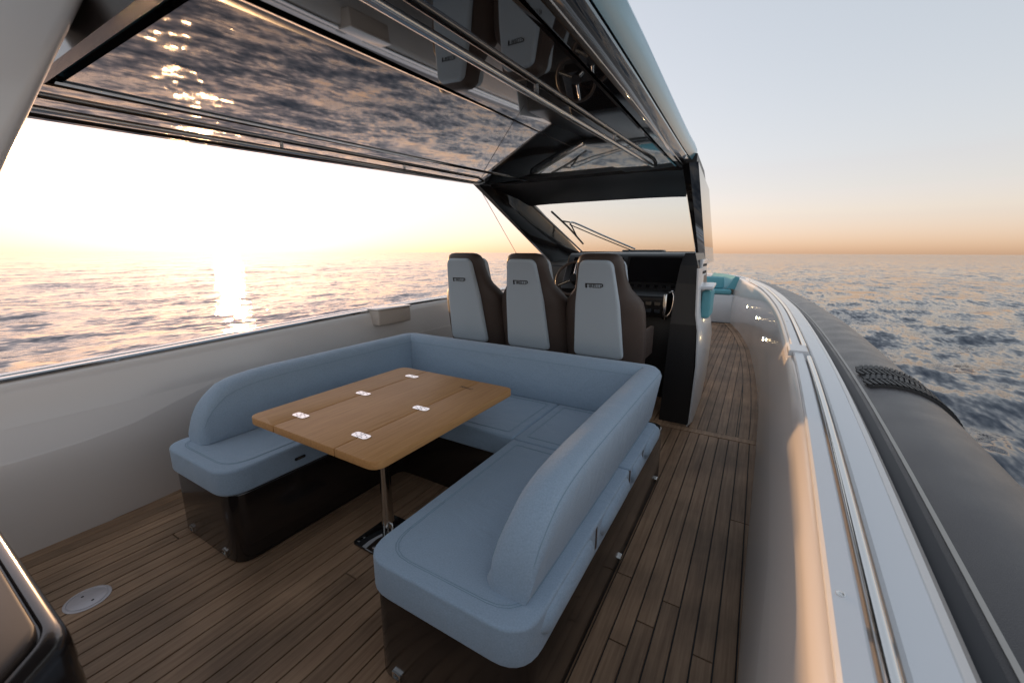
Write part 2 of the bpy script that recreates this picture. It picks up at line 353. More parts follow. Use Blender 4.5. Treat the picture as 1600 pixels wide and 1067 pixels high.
# ------------------------------------------------------------------ bulwarks, gunwale rails, tubes
def strip(name, s, fin, fout, ftop, thick, m, parent, ya=-2.5, yb=12.4, dy=.16, r=.006):
    rings = []
    y = ya; ys = list(np.arange(ya, yb, dy)) + [yb]
    for y in ys:
        a, b, z = fin(y), fout(y), ftop(y)
        ring = [(a, z - thick), (a, z - r), (a + r, z), (b - r, z), (b, z - r), (b, z - thick)]
        rings.append([(mir(s, p[0]), y, p[1]) for p in ring])
    return loft(name, rings, m, parent, angle=18)
def side(s, word):
    near = s == 1
    th = thing('bulwark', ('glossy cream bulwark along the side deck beside the helm, under the white gunwale' if near else 'tall cream bulwark behind the table and sofa, with the sun above it'), 'bulwark', (mir(s, .15), 3, 0))
    rings = []
    for y in YS:
        d, g, z = dxe(y), gx(y), zg(y)
        h = z - .035; sec = []
        zU = .64; zL = float(np.interp(y, [.3, .63, .88, 1.05, 1.3], [.494, .504, .532, .584, .636])); e = 0 if near else (zU - zL) * .5
        ts = sorted([0, .06, .14, .3, .42, .75, .88, .95, 1] + [(q + .01) / (h + .01) for q in (zL - .004, zL + .004, zU - .004, zU + .004)])
        for t in ts:
            bul = -.030 * math.sin(math.pi * t)
            sec.append((d + .008 + (g - .014 - d - .008) * t ** 2.0 + bul - e * float(np.interp(-.01 + (h + .01) * t, [zL, zU], [1, 0])), -.01 + (h + .01) * t))
        sec += [(g + .004, h + .012), (g + .02, h + .016), (g + .18, h + .016), (g + .22, h - .05)]
        rings.append([(mir(s, p[0]), y, p[1]) for p in sec])
    loft('panel', rings, 'gel', th, closed=False, caps=False)
    # outer white cap, stainless grab tube and raised inner rail
    strip('gunwale_cap', s, lambda y: gx(y) + .088, lambda y: gx(y) + .160, zg, .05, 'white', th, ya=-2.4, yb=11.9)
    pipe('grab_tube', [(mir(s, gx(y) + .069), y, zg(y) - .004) for y in np.arange(-2.3, 2.76, .2)], .0135, 'steel', th)
    pipe('grab_tube', [(mir(s, gx(y) + .069), y, zg(y) - .004) for y in np.arange(2.96, 9.6, .2)], .0135, 'steel', th)
    strip('inner_rail', s, lambda y: gx(y), lambda y: gx(y) + .050, lambda y: zg(y) + .004, .016, 'white' if near else 'steel', th, ya=-2.3, yb=2.78)
    strip('inner_rail', s, lambda y: gx(y), lambda y: gx(y) + .050, lambda y: zg(y) + .004, .016, 'white' if near else 'steel', th, ya=2.97, yb=9.2)
    strip('rail_joint', s, lambda y: gx(y) - .02, lambda y: gx(y) + .075, lambda y: zg(y) + .012, .035, 'white', th, ya=2.782, yb=2.955, r=.008)
    for y in (-1.0, .02, .82, 1.7, 2.53, 3.28, 4.3, 5.3):
        box('bracket', mir(s, gx(y) + .02) - .008, mir(s, gx(y) + .02) + .008, y - .012, y + .012, zg(y) - .05, zg(y) - .012, 'steel', th, .002, 1)
    if near:
        for y in (.85, 3.9):
            c = (gx(y) + .020, y, zg(y) + .004)
            rings = [[(c[0] + r_ * math.cos(a), c[1] + r_ * math.sin(a), c[2] + h_) for a in np.linspace(0, 2 * math.pi, 14, endpoint=False)] for r_, h_ in ((.0075, -.002), (.0075, .0012), (.005, .0018), (.003, .0002))]
            loft('screw', rings, 'steel', th)
    # tube
    tt = thing('inflatable_tube', ('dark grey inflatable tube with black tread patch outside the white gunwale' if near else 'dark grey inflatable tube outside the bulwark behind the sofa'), 'tube', (mir(s, .6), 3, .3))
    RT = .28; ctr = lambda y: (gx(y) + .155 + .24, zg(y) - .345)
    ys = list(np.arange(-2.8, 9.0, .2)) + list(np.arange(9.0, 12.3, .12))
    def ring(y, r_, a0=0, a1=2 * math.pi, n=40, full=True):
        c = ctr(y); tp = 1 if y > -2.5 else max(.3, 1 - (-2.5 - y) * 2)
        k = min(1, (12.6 - y) / 1.2) ** .5
        return [(mir(s, max(c[0] + r_ * tp * math.cos(a), -1.5)), y, c[1] + r_ * tp * k * math.sin(a)) for a in np.linspace(a0, a1, n, endpoint=not full)]
    loft('skin', [ring(y, RT) for y in ys], 'tube', tt)
    # raised rubbing band next to the cap, seam tapes
    for nm, a0, a1, h, m in (('rubbing_band', R(118), R(147), .004, 'tubeband'), ('seam_tape', R(113), R(115), .006, 'tubelight'), ('seam_tape', R(127), R(127.9), .0055, 'tubelight')):
        loft(nm, [ring(y, RT + h, a0, a1, 6, False) + ring(y, RT - .002, a1, a0, 6, False) for y in ys[3:]], m, tt)
    if near:
        pat = thing('tread_patch', 'black tyre tread patch wrapped across the grey tube', 'patch', (.75, 2.75, .8)); 
        y0, y1, ta, tb = 2.52, 2.90, R(108), R(-35)
        def sp(y, a, h): c = ctr(y); return (c[0] + (RT + h) * math.cos(a), y, c[1] + (RT + h) * math.sin(a))
        sheet = [[sp(y, a, .009) for a in np.linspace(ta, tb, 30)] + [sp(y, a, -.002) for a in np.linspace(tb, ta, 30)] for y in np.linspace(y0, y1, 6)]
        loft('backing', sheet, 'rubber', pat)
        bv = []; bf = []
        for row in range(4):                      # four rows of slanted tread blocks
            ya = y0 + .008 + row * (y1 - y0 - .01) / 4; yb = ya + (y1 - y0) / 4 - .014
            for q in range(34):
                a = ta - (q + .15) * (ta - tb) / 34; da = (ta - tb) / 34 * .62; sk = da * (1.1 if row % 2 else -1.1)
                i = len(bv)
                for h in (.008, .017): bv += [sp(ya, a, h), sp(ya, a - da, h), sp(yb, a - da - sk, h), sp(yb, a - sk, h)]
                bf += [tuple(i + x for x in f) for f in BF]
        ob = raw('tread_blocks', bv, bf, 'rubber', pat); ob['kind'] = 'stuff'
    return th
stb = side(1, 'starboard'); port = side(-1, 'port')
# lit courtesy lamps along the inner face of the forward side deck
for i, (y, z, lab) in enumerate(((5.0, .62, 'small lit courtesy lamp low on the glossy bulwark, nearest the camera'), (6.6, .63, 'small lit courtesy lamp on the glossy bulwark, middle of the row'), (8.2, .60, 'small lit courtesy lamp on the glossy bulwark, nearest the bow'))):
    t = z / (zg(y) - .035); x = dxe(y) + .008 + (gx(y) - .022 - dxe(y)) * t * t - .030 * math.sin(math.pi * t)
    p = (x - .004, y, z); ld = thing('courtesy_lamp', lab, 'lamp', p, 'lamps along the side deck')
    v = lambda r_, d: [(p[0] - d, p[1] + r_ * math.cos(a), p[2] + r_ * math.sin(a)) for a in np.linspace(0, 2 * math.pi, 12, endpoint=False)]
    loft('bezel', [v(.030, -.012), v(.030, .006), v(.020, .008)], 'steel', ld); loft('lens', [v(.019, .0), v(.018, .0095), v(.008, .011)], 'lamp', ld)
disc_ = loft('drain', [[(-3.118 + d_, .898 + r_ * math.cos(a), .354 + r_ * math.sin(a)) for a in np.linspace(0, 6.283, 10, endpoint=False)] for r_, d_ in ((.006, -.03), (.006, .016), (.003, .019))], 'steel', port)
# small beige box under the port rail
bx = thing('side_box', 'small beige box hung under the steel rail of the cream bulwark', 'box', (-3.19, 2.9, .8))
box('case', -3.235, -3.09, 2.70, 3.13, .80, .948, 'tan', bx, .014, 3); box('lid', -3.24, -3.082, 2.69, 3.14, .950, .966, 'gel', bx, .005, 2)
# tiny drain fitting and round deck plate
dp = thing('deck_plate', 'round pale access plate set into the teak planks', 'plate', (-2.385, .36, 0))
def disc(name, cx, cy, rs, m, parent): return loft(name, [[(cx + r_ * math.cos(a), cy + r_ * math.sin(a), z_) for a in np.linspace(0, 2 * math.pi, 40, endpoint=False)] for r_, z_ in rs], m, parent)
disc('rim', -2.385, .36, ((.078, -.006), (.078, .002), (.075, .0035), (.068, .0035), (.066, .001)), 'plate', dp)
disc('cover', -2.385, .36, ((.063, -.004), (.063, .0026), (.061, .0036), (.0001, .0036)), 'plate', dp)
for dx_ in (-.03, .03): disc('keyhole', -2.385 + dx_, .36 + dx_ * .3, ((.005, .003), (.005, .0046), (.0001, .0046)), 'ink', dp)

# ------------------------------------------------------------------ sofa
sofa = thing('sofa', 'U-shaped sofa in pale blue fabric on a dark glossy base', 'sofa', (-1.5, 1.75, 0))
bo = rounded([(-2.59, .80), (-2.0, .80), (-2.0, 1.86), (-1.04, 1.86), (-1.04, .80), (-.43, .80), (-.43, 2.76), (-2.59, 2.76)], [.07, .10, .06, .06, .07, .08, .10, .08])
prism('base', bo, 0.0, .372, 'base', sofa, .012, 3)
box('toe_rail', -2.30, -2.02, 2.78, 2.80, .02, .10, 'base', sofa)
def cushion(name, pts, rad, z0=.375, z1=.505, r=.042):
    c = prism(name, rounded(pts, rad, 7), z0, z1, 'fabric', sofa, r, 6)
    # stitched seam a finger's width inside the edge
    cx = sum(p[0] for p in pts) / len(pts); cy = sum(p[1] for p in pts) / len(pts)
    for ins, zz in ((.052, z1 + .0006), (.059, z1 + .0006)):
        q = rounded([(p[0] + math.copysign(ins, cx - p[0]), p[1] + math.copysign(ins, cy - p[1])) for p in pts], rad, 5)
        pipe('stitching', [(p[0], p[1], zz) for p in q], 0.0009, 'stitch', c, 4, True)
    return c
cushion('seat_cushion', [(-2.60, .775), (-1.985, .775), (-1.985, 2.40), (-2.60, 2.40)], [.11, .12, .02, .03])
cushion('seat_cushion', [(-1.055, .775), (-.415, .775), (-.415, 1.795), (-1.055, 1.795)], [.12, .11, .015, .02])
cushion('seat_cushion', [(-1.055, 1.801), (-.415, 1.801), (-.415, 2.42), (-1.055, 2.42)], [.015, .02, .05, .015], r=.025)
cushion('seat_cushion', [(-1.979, 1.801), (-1.061, 1.801), (-1.061, 2.42), (-1.979, 2.42)], [.02, .02, .02, .02], r=.03)
# backrest swept round the U; (plan point, outward normal)
path = []
for y in (.875, .885, .90, .925, .955, .99, 1.03, 1.08, 1.14, 1.22, 1.35, 1.6, 1.9, 2.2, 2.42): path.append((-2.535, y, -1, 0))
for a in np.linspace(0, 90, 7)[0:]: path.append((-2.455 - .08 * math.cos(R(a)), 2.47 + .08 * math.sin(R(a)), -math.cos(R(a)), math.sin(R(a))))
for x in (-2.3, -1.9, -1.5, -1.1, -.7): path.append((x, 2.55, 0, 1))
half = path[:22]; path = path[:22] + [(x, 2.55, 0, 1) for x in (-2.2, -1.85, -1.5, -1.15, -.8)] + [(-3.0 - p[0], p[1], -p[2], p[3]) for p in half[::-1]]
def htop(i, p):
    y = p[1]
    ys_, zs_ = [.875, .89, .92, .97, 1.03, 1.10, 1.20, 1.35, 3], [.56, .63, .69, .745, .785, .808, .820, .826, .828]
    return float(np.interp(y, ys_, zs_)) if abs(p[2]) > .99 else .828
rings = []
for i, (x, y, nx, ny) in enumerate(path):
    zt = htop(i, (x, y, nx, ny)); zb = .497; H = zt - zb; ring = []
    end = min(1, .82 + (y - .875) / .1) if abs(nx) > .99 else 1
    tb, tt_ = .155 * end, .145 * end; lean = .04 * H / .313
    # offsets measured inward from the outer bottom line
    prof = [(0 + .012, zb), (0, zb + .02), (-lean * .5, zb + H * .5), (-lean * .9, zt - min(.05, H * .35)), (-lean * .9 + .010, zt - min(.025, H * .2)), (-lean * .9 + .03, zt - .006), (-lean + tt_ * .5, zt), (-lean + tt_ * .8, zt - .008), (-lean + tt_ * .98, zt - min(.028, H * .22)), (-lean + tt_ * 1.06, zt - min(.055, H * .4)), (tb * .92 - lean * .1, zb + H * .35), (tb, zb + .02), (tb - .012, zb)]
    for o, z in prof: ring.append((x - nx * o, y - ny * o, z))
    rings.append(ring)
br = loft('backrest', rings, 'fabric', sofa, angle=70)
for idx in (4, 9):
    for d in (.0, ):
        pipe('stitching', [Vector(r_[idx]) + Vector((0, 0, .0005)) for r_ in rings[2:-2]], .0011, 'stitch', br, 5)
# side bolsters and hinge arms below the starboard backrest, on the outside
for a, b in ((.86, 1.30), (1.36, 1.78), (1.82, 2.02), (2.08, 2.44)):
    rg = []
    n = 10
    for i in range(n + 1):
        t = i / n; y = a + (b - a) * t; k = (1 - (2 * t - 1) ** 8) ** .5 * .9 + .1
        rg.append([(-.424 + .030 * k * math.cos(q), y, .452 + .046 * k * math.sin(q)) for q in np.linspace(0, 2 * math.pi, 14, endpoint=False)])
    loft('side_bolster', rg, 'fabric', sofa)
for y in (1.33, 1.80, 2.05): box('hinge_arm', -.445, -.414, y - .012, y + .012, .40, .495, 'leather', sofa, .004)
def latch(x, y, nx, ny):
    a = .014; p = Vector((x, y, .035)); n_ = Vector((nx, ny, 0)); t_ = Vector((-ny, nx, 0))
    f = []
    v = []
    for (u0, u1, z0, z1) in ((-.020, -.013, -.016, .016), (.013, .020, -.016, .016), (-.013, .013, -.016, -.010), (-.013, .013, .010, .016)):
        i = len(v)
        for d in (-.003, .007):
            for u_, z_ in ((u0, z0), (u1, z0), (u1, z1), (u0, z1)): v.append(p + t_ * u_ + Vector((0, 0, z_)) + n_ * d)
        f += [tuple(i + q for q in ff) for ff in BF]
    raw('latch', v, f, 'steel', sofa)
for l in ((-2.48, .80, 0, -1), (-2.13, .80, 0, -1), (-.94, .80, 0, -1), (-.43, 1.77, 1, 0), (-.43, 2.60, 1, 0)): latch(*l)
# fabric maker's tag on the port cushion
def placed(me, name, m, parent, right, upv, pos):
    right = Vector(right).normalized(); upv = Vector(upv).normalized(); n_ = right.cross(upv)
    o = link(name, me, m, parent); off = root_loc(parent)
    p = Vector(pos) - off
    o.matrix_local = Matrix(((right.x, upv.x, n_.x, p.x), (right.y, upv.y, n_.y, p.y), (right.z, upv.z, n_.z, p.z), (0, 0, 0, 1)))
    return o
tagp = prism('tag', rounded([(1.115, .425), (1.175, .425), (1.175, .441), (1.115, .441)], .0078, 5), -1.987, -1.981, 'ink', sofa, .001, 1, 'x')
placed(text_mesh('PIRELLI', .0105, .0004), 'lettering', 'bright', tagp, (0, 1, 0), (0, 0, 1), (-1.9802, 1.145, .433))

# ------------------------------------------------------------------ table
tab = thing('folding_table', 'teak folding table with steel hinges inside the U of the sofa', 'table', (-1.56, 1.333, 0))
YA, YB, ZT, TH = .952, 1.985, .72, .036
leafs = [(-2.058, -1.843, [.06, .003, .003, .06]), (-1.837, -1.408, [.003] * 4), (-1.402, -1.160, [.003, .06, .06, .003])]
LV = []
for a, b, rd in leafs: LV.append(prism('leaf', rounded([(a, YA), (b, YA), (b, YB), (a, YB)], rd, 7), ZT - TH, ZT, 'table', tab, .004, 2))
box('under_rail', -1.36, -1.20, 1.08, 1.9, ZT - TH - .03, ZT - TH - .001, 'table', tab, .012, 3)
box('under_rail', -1.76, -1.46, 1.08, 1.86, ZT - TH - .035, ZT - TH - .001, 'plastic', tab, .006, 2)
for xs, ys_ in ((-1.84, (1.089, 1.462, 1.845)), (-1.405, (1.089, 1.462))):
    for y in ys_:
        h = None
        for sg in (-1, 1):
            o = rounded([(xs + sg * .0015, y - .021), (xs + sg * .048, y - .021), (xs + sg * .048, y + .021), (xs + sg * .0015, y + .021)], [.001, .017, .017, .001], 6)
            pl = prism('hinge', o, ZT - .002, ZT + .003, 'bright', tab, .0008, 1)
            for (u_, w_) in ((.014, -.011), (.014, .011), (.034, 0)):
                disc('screw', xs + sg * u_, y + w_, ((.0038, ZT + .0028), (.0038, ZT + .0036), (.0022, ZT + .0031), (.0001, ZT + .0031)), 'plate', pl)
placed(text_mesh('PIRELLI', .030, .0003), 'branding', 'brand', tab, (1, -.05, 0), (.05, 1, 0), (-1.405, 1.845, ZT + .0008))
pipe('leg', [(-1.556, 1.333, z) for z in (.01, .2, .4, .66, .684)], [.034, .030, .028, .028, .045], 'steel', tab, 20)
prism('foot_plate', rounded([(-1.68, 1.19), (-1.44, 1.19), (-1.44, 1.47), (-1.68, 1.47)], .03), .001, .014, 'gloss', tab, .004, 2)
for x_, y_ in ((-1.655, 1.215), (-1.465, 1.215), (-1.655, 1.25)): disc('bolt', x_, y_, ((.007, .013), (.007, .018), (.0001, .018)), 'steel', tab)
pipe('pedal', smooth_path([(-1.50, 1.24, .016), (-1.49, 1.27, .06), (-1.50, 1.31, .085), (-1.53, 1.335, .09)]), .005, 'bright', tab, 8)
box('pedal', -1.545, -1.49, 1.205, 1.225, .018, .028, 'bright', tab, .003)

# ------------------------------------------------------------------ helm seats
def helm_seat(cx, lab):
    t = thing('helm_chair', lab, 'chair', (cx, 3.2, 0), 'row of three helm chairs')
    # half width, back-surface y and thickness by height
    zs = [.60, .66, .80, .95, 1.06, 1.13, 1.18, 1.23, 1.30, 1.38, 1.44, 1.475, 1.492, 1.498]
    hw = [.315, .322, .325, .322, .316, .300, .262, .218, .192, .177, .167, .154, .128, .085]
    yb = lambda z: 3.08 - .17 * max(0, (z - .65)) / .85
    rings = []
    for z, h in zip(zs, hw):
        th = .15 if z < 1.46 else .15 * (1 - (z - 1.46) / .06); y0 = yb(z) + (.15 - th) * .4; n = 28; ring = []
        for q in range(n):
            a = 2 * math.pi * q / n; c, s_ = math.cos(a), math.sin(a); e = .42
            u = math.copysign(abs(c) ** e, c); v_ = math.copysign(abs(s_) ** e, s_)
            wrap = .10 * abs(u) ** 3 * (1 if z < 1.15 else max(.2, 1 - (z - 1.15) * 4))
            ring.append((cx + h * u, y0 + th / 2 + v_ * th / 2 + wrap, z))
        rings.append(ring)
    shell = loft('shell', rings, 'leather', t, angle=80)
    # padded light panel on the back
    def padded(name, prof, yoff, depth, m, parent, n=22):
        zz = [p[0] for p in prof]; ws = [p[1] for p in prof]
        z0, z1 = zz[0], zz[-1]; o = []
        out = rounded([(cx - ws[0], z0), (cx + ws[0], z0), (cx + ws[1], zz[1]), (cx + ws[2], z1), (cx - ws[2], z1), (cx - ws[1], zz[1])], [.045, .045, .3, .06, .06, .3], 6)
        def ringat(k, d):
            mx_, mz = cx, (z0 + z1) / 2; r_ = []
            for (x, z) in out:
                dx_, dz_ = x - mx_, z - mz; L_ = max(1e-6, math.hypot(dx_, dz_)); xx, zz_ = x - dx_ / L_ * k, z - dz_ / L_ * k
                r_.append((xx, yb(zz_) + yoff - d, zz_))
            return r_
        return loft(name, [ringat(0, -.012 * math.copysign(1, depth)), ringat(0, depth * .45), ringat(.006, depth * .8), ringat(.016, depth), ringat(.03, depth * 1.04)], m, parent, angle=60)
    pn = padded('back_panel', [(.69, .20), (1.12, .172), (1.45, .122)], .001, .028, 'panel', t)
    fr_ = padded('front_cushion', [(.66, .235), (1.12, .205), (1.455, .168)], .155, -.05, 'panel', t)
    # badge: long bar reaching over the letters, stem at its left, hook at its right
    yf = lambda z: yb(z) + .001 - .0305
    zc = 1.262; tilt = Vector((0, -.2, 1)).normalized(); pos = Vector((cx - .012, yf(zc), zc))
    placed(text_mesh('IRELLI', .036, .0008), 'lettering', 'ink', pn, (1, 0, 0), tilt, pos + Vector((.008, 0, -.003)))
    v = []; f = []
    for (a, b, c, d) in ((-.066, -.053, -.016, .020), (-.066, .062, .013, .020), (.062, .070, -.004, .018), (.052, .062, -.008, -.002)):
        i = len(v)
        for dd in (-.0006, .0012):
            for u_, w_ in ((a, c), (b, c), (b, d), (a, d)): v.append(pos + Vector((u_, 0, 0)) + tilt * w_ + Vector((0, -dd - .0004, 0)))
        f += [tuple(i + q for q in ff) for ff in BF]
    raw('lettering', v, f, 'ink', pn)
    prism('seat_cushion', rounded([(cx - .29, 3.24), (cx + .29, 3.24), (cx + .28, 3.62), (cx - .28, 3.62)], .08), .66, .80, 'leather', t, .04, 4)
    for sg in (-1, 1): prism('bolster', rounded([(cx + sg * .315 - .035, 3.24), (cx + sg * .315 + .0, 3.24), (cx + sg * .315 + .0, 3.56), (cx + sg * .315 - .035, 3.56)], .015), .66, .90, 'leather', t, .014, 3)
    prism('pedestal', rounded([(cx - .27, 3.16), (cx + .27, 3.16), (cx + .27, 3.52), (cx - .27, 3.52)], .05), 0, .659, 'base', t, .01, 2)
    return t
helm_seat(-2.275, 'leftmost of the three brown helm chairs, its rim against the sea')
helm_seat(-1.648, 'middle of the three brown helm chairs with pale back panels')
helm_seat(-1.022, 'brown helm chair nearest the side deck, right in front of the dashboard')

# ------------------------------------------------------------------ helm console, windscreen and cuddy
con = thing('helm_console', 'dark helm console with dashboard, wheel and white sides under the windscreen', 'console', (-1.5, 4.6, 0))
# dark aft-facing side cheek
def cheek(s):
    rings = []
    for z, xo, xi, ya in ((0, -.395, -.64, 3.75), (.35, -.385, -.63, 3.75), (.9, -.40, -.615, 3.76), (1.25, -.43, -.60, 3.80), (1.40, -.445, -.585, 3.83), (1.505, -.48, -.56, 3.88)):
        rings.append([(mir(s, xo), ya, z), (mir(s, xo), 4.5, z), (mir(s, xi), 4.5, z), (mir(s, xi), ya, z)])
    return loft('side_cheek', rings, 'plastic', con, smooth=False)
cheek(1)
# white outer side wall, from the cheek along the side deck
wy = [3.72, 3.78, 4.5, 5.5, 6.5, 7.5, 8.6]; wb = [-.375, -.36, -.37, -.42, -.52, -.66, -.82]
def wall(s):
    rings = []
    for y, b in zip(wy, wb):
        t = (y - 3.72) / 4.88; k = t * .35
        top = 1.40 if y < 5.4 else 1.40 - (y - 5.4) * .2
        sec = [(b - .03, 0), (b, .10), (b + .012, .55), (b - .01 - k * .3, .88), (b - .045 - k * .4, 1.0), (b - .06 - k * .6, top - .05), (b - .09 - k * .6, top), (b - .30 - k, top + .01), (b - .30 - k, 0)]
        if y < 3.75: sec = [(p[0] - .012, p[1] + .0) for p in sec]
        rings.append([(mir(s, p[0]), y, p[1]) for p in sec])
    return rings
def wall_obj(s):
    rg = wall(s)
    if s == 1: rg = [[p for p in r] for r in rg]
    return loft('side_wall', [[(p[0], max(p[1], 3.80 if j > 6 else 0), p[2]) for j, p in enumerate(r)] for r in rg[0:]], 'white', con, angle=30)
# keep the wall thin where the cheek stands
rings = []
for y, b in zip(wy, wb):
    t = (y - 3.72) / 4.88; k = t * .35; top = 1.38 if y < 5.4 else 1.38 - (y - 5.4) * .2
    th = .012 if y < 4.55 else .3
    o = [(b - .016, 0.0), (b, .03), (b + .012, .55), (b - .004 - k * .3, .86), (b - .03 - k * .4, 1.0), (b - .05 - k * .6, top)]
    rings.append([(p[0], y, p[1]) for p in o] + [(p[0] - th, y, p[1]) for p in o[::-1]])
loft('side_wall', rings, 'white', con, angle=25)
loft('side_wall', [[(mir(-1, p[0]), max(p[1], 4.35), p[2]) for p in r] for r in rings[2:]], 'white', con, angle=25)
# body, dash and inner recess
prism('lower_body', rounded([(-2.44, 4.52), (-.66, 4.52), (-.72, 5.6), (-1.0, 8.4), (-2.0, 8.4), (-2.28, 5.6)], .04), .0, 1.06, 'plastic', con, .01, 2)
v = [(-2.42, 4.46, 1.0), (-.60, 4.46, 1.0), (-.60, 6.2, 1.0), (-2.42, 6.2, 1.0), (-2.42, 4.46, 1.36), (-.60, 4.46, 1.36), (-.62, 6.2, 1.44), (-2.40, 6.2, 1.44)]
bevelled('dash_shelf', v, BF, 'plastic', con, .015, 3)
# raised helm binnacle on the starboard half: slanted face with black glass displays
bx0, bx1 = -1.88, -.585
pr = [(4.30, 1.02), (4.232, 1.12), (4.338, 1.296), (4.444, 1.472), (4.50, 1.497), (5.9, 1.515), (5.95, 1.40), (4.6, 1.02)]
prism('binnacle', pr, bx0, bx1, 'plastic', con, .012, 3, 'x')
def facepanel(name, x0, x1, t0, t1, m, proud, parent, r=.012):
    a = Vector((0, 4.262, 1.17)); b = Vector((0, 4.44, 1.465)); d = b - a; n_ = Vector((0, -d.z, d.y)).normalized()
    if n_.y > 0: n_ = -n_
    o = rounded([(x0, t0), (x1, t0), (x1, t1), (x0, t1)], r, 4); k = len(o)
    vv = [Vector((p[0], 0, 0)) + a + d * p[1] / 1 - n_ * .02 for p in o] if False else []
    pts = []
    for h in (-.03, proud):
        for p in o: q = a + d.normalized() * p[1]; pts.append((p[0], q.y + n_.y * h, q.z + n_.z * h))
    f = [tuple(range(k)), tuple(range(2 * k - 1, k - 1, -1))] + [(i, (i + 1) % k, k + (i + 1) % k, k + i) for i in range(k)]
    return raw(name, pts, f, m, parent, False)
sc1 = facepanel('display', -1.17, -.66, .045, .325, 'screen', .012, con)
facepanel('bezel', -1.20, -.63, .025, .345, 'plastic', .006, con)
facepanel('display', -1.80, -1.24, .045, .325, 'screen', .012, con)
for x_ in (-1.10, -1.02, -.94, -.86, -.78, -.70): facepanel('switch', x_ - .018, x_ + .018, -.01, .018, 'screen', .010, con, .004)
# lower switch pod with silver grab handle
v = [(-1.10, 4.06, .90), (-.70, 4.06, .90), (-.70, 4.5, .88), (-1.10, 4.5, .88), (-1.10, 4.02, 1.10), (-.70, 4.02, 1.10), (-.70, 4.34, 1.16), (-1.10, 4.34, 1.16)]
pod = bevelled('switch_pod', v, BF, 'plastic', con, .03, 3)
for i in range(4):
    for j in range(2): box('switch', -1.06 + i * .082, -1.0 + i * .082, 4.010 + j * .0, 4.035, .945 + j * .07, .985 + j * .07, 'screen', pod, .004, 1)
box('trim', -.735, -.698, 4.00, 4.10, .89, 1.13, 'steel', pod, .012, 2)
pipe('grab_handle', smooth_path([(-.70, 4.08, 1.145), (-.655, 4.02, 1.15), (-.635, 3.985, 1.09), (-.65, 3.985, .98), (-.69, 4.01, .92), (-.72, 4.06, .905)]), .011, 'steel', con, 10)
box('footwell', -1.9, -.65, 4.38, 4.52, .0, .88, 'plastic', con, .01)
# throttle levers
for x_ in (-1.30, -1.25): pipe('throttle_lever', [(x_, 4.26, 1.12), (x_, 4.2, 1.2), (x_, 4.17, 1.25), (x_ + .03, 4.165, 1.262)], [.01, .009, .010, .014], 'steel', con, 8)
# steering wheel
wc = Vector((-1.66, 4.06, 1.245)); ax = Vector((0, -.86, .5)).normalized(); ux = Vector((1, 0, 0)); vx = ax.cross(ux)
wh = pipe('steering_wheel', [wc + ux * .19 * math.cos(a) + vx * .19 * math.sin(a) for a in np.linspace(0, 2 * math.pi, 36, endpoint=False)], .014, 'leather', con, 10, True)
for a in (0, 120, 240): pipe('spoke', [wc - ax * .02, wc + (ux * math.cos(R(a + 90)) + vx * math.sin(R(a + 90))) * .185], [.018, .011], 'steel', wh, 8)
pipe('hub', [wc + ax * .012, wc - ax * .03, wc - ax * .16], [.045, .05, .035], 'plastic', wh, 16)
# armrest pad, handle and bolted bracket on the outer side wall
box('pillar_bracket', -.452, -.425, 3.98, 4.34, 1.30, 1.45, 'white', con, .006)
for y_ in (4.03, 4.10, 4.17, 4.24):
    for z_ in (1.335, 1.40): disc_ = loft('bolt', [[(-.425 + d_, y_ + r_ * math.cos(a), z_ + r_ * math.sin(a)) for a in np.linspace(0, 6.283, 10, endpoint=False)] for r_, d_ in ((.012, -.002), (.012, .006), (.006, .008))], 'ink', con)
prism('grab_handle', rounded([(3.88, 1.195), (4.16, 1.215), (4.16, 1.245), (3.88, 1.225)], .012), -.43, -.315, 'white', con, .012, 3, 'x')
box('side_pad', -.405, -.330, 3.94, 4.28, .94, 1.185, 'turq', con, .022, 3)

# ---- windscreen, its frame and wiper
ws = thing('windscreen', 'raked windscreen with thick dark frame and wiper above the dashboard', 'windscreen', (-1.5, 5.0, 1.4))
wz = lambda y: 2.055 - (y - 4.42) * (2.055 - 1.50) / (6.15 - 4.42)
gl_x0, gl_x1 = -2.36, -.64
v = [(gl_x0, 4.40, wz(4.40)), (gl_x1, 4.40, wz(4.40)), (gl_x1 - .03, 6.15, wz(6.15)), (gl_x0 + .03, 6.15, wz(6.15))]
v += [(a, b + .004, c + .009) for a, b, c in v]
raw('pane', v, BF, 'glass', ws)
def pillar(s):
    # side plate: aft edge and forward edge both rake forward
    rings = []
    for t in np.linspace(0, 1, 8):
        ya = 3.42 + (5.12 - 3.42) * t; za = 2.15 + (1.36 - 2.15) * t
        yf = 4.44 + (6.22 - 4.44) * t; zf = wz(4.44) + .03 + (1.40 - wz(4.44) - .03) * t
        xo = -.475 - .05 * t; xi = -.655 - .02 * t; m_ = -.5 - .05 * t
        rings.append([(mir(s, xo - .05), ya, za), (mir(s, xo), ya + .10, za + .02), (mir(s, xo), yf - .08, zf), (mir(s, xo - .05), yf, zf - .005), (mir(s, xi), yf, zf - .01), (mir(s, xi), yf - .10, zf - .035), (mir(s, xi + .06), ya + .12, za), (mir(s, xi + .08), ya + .02, za - .005)])
    return loft('pillar', rings, 'gloss', ws, angle=35)
pillar(1); pillar(-1)
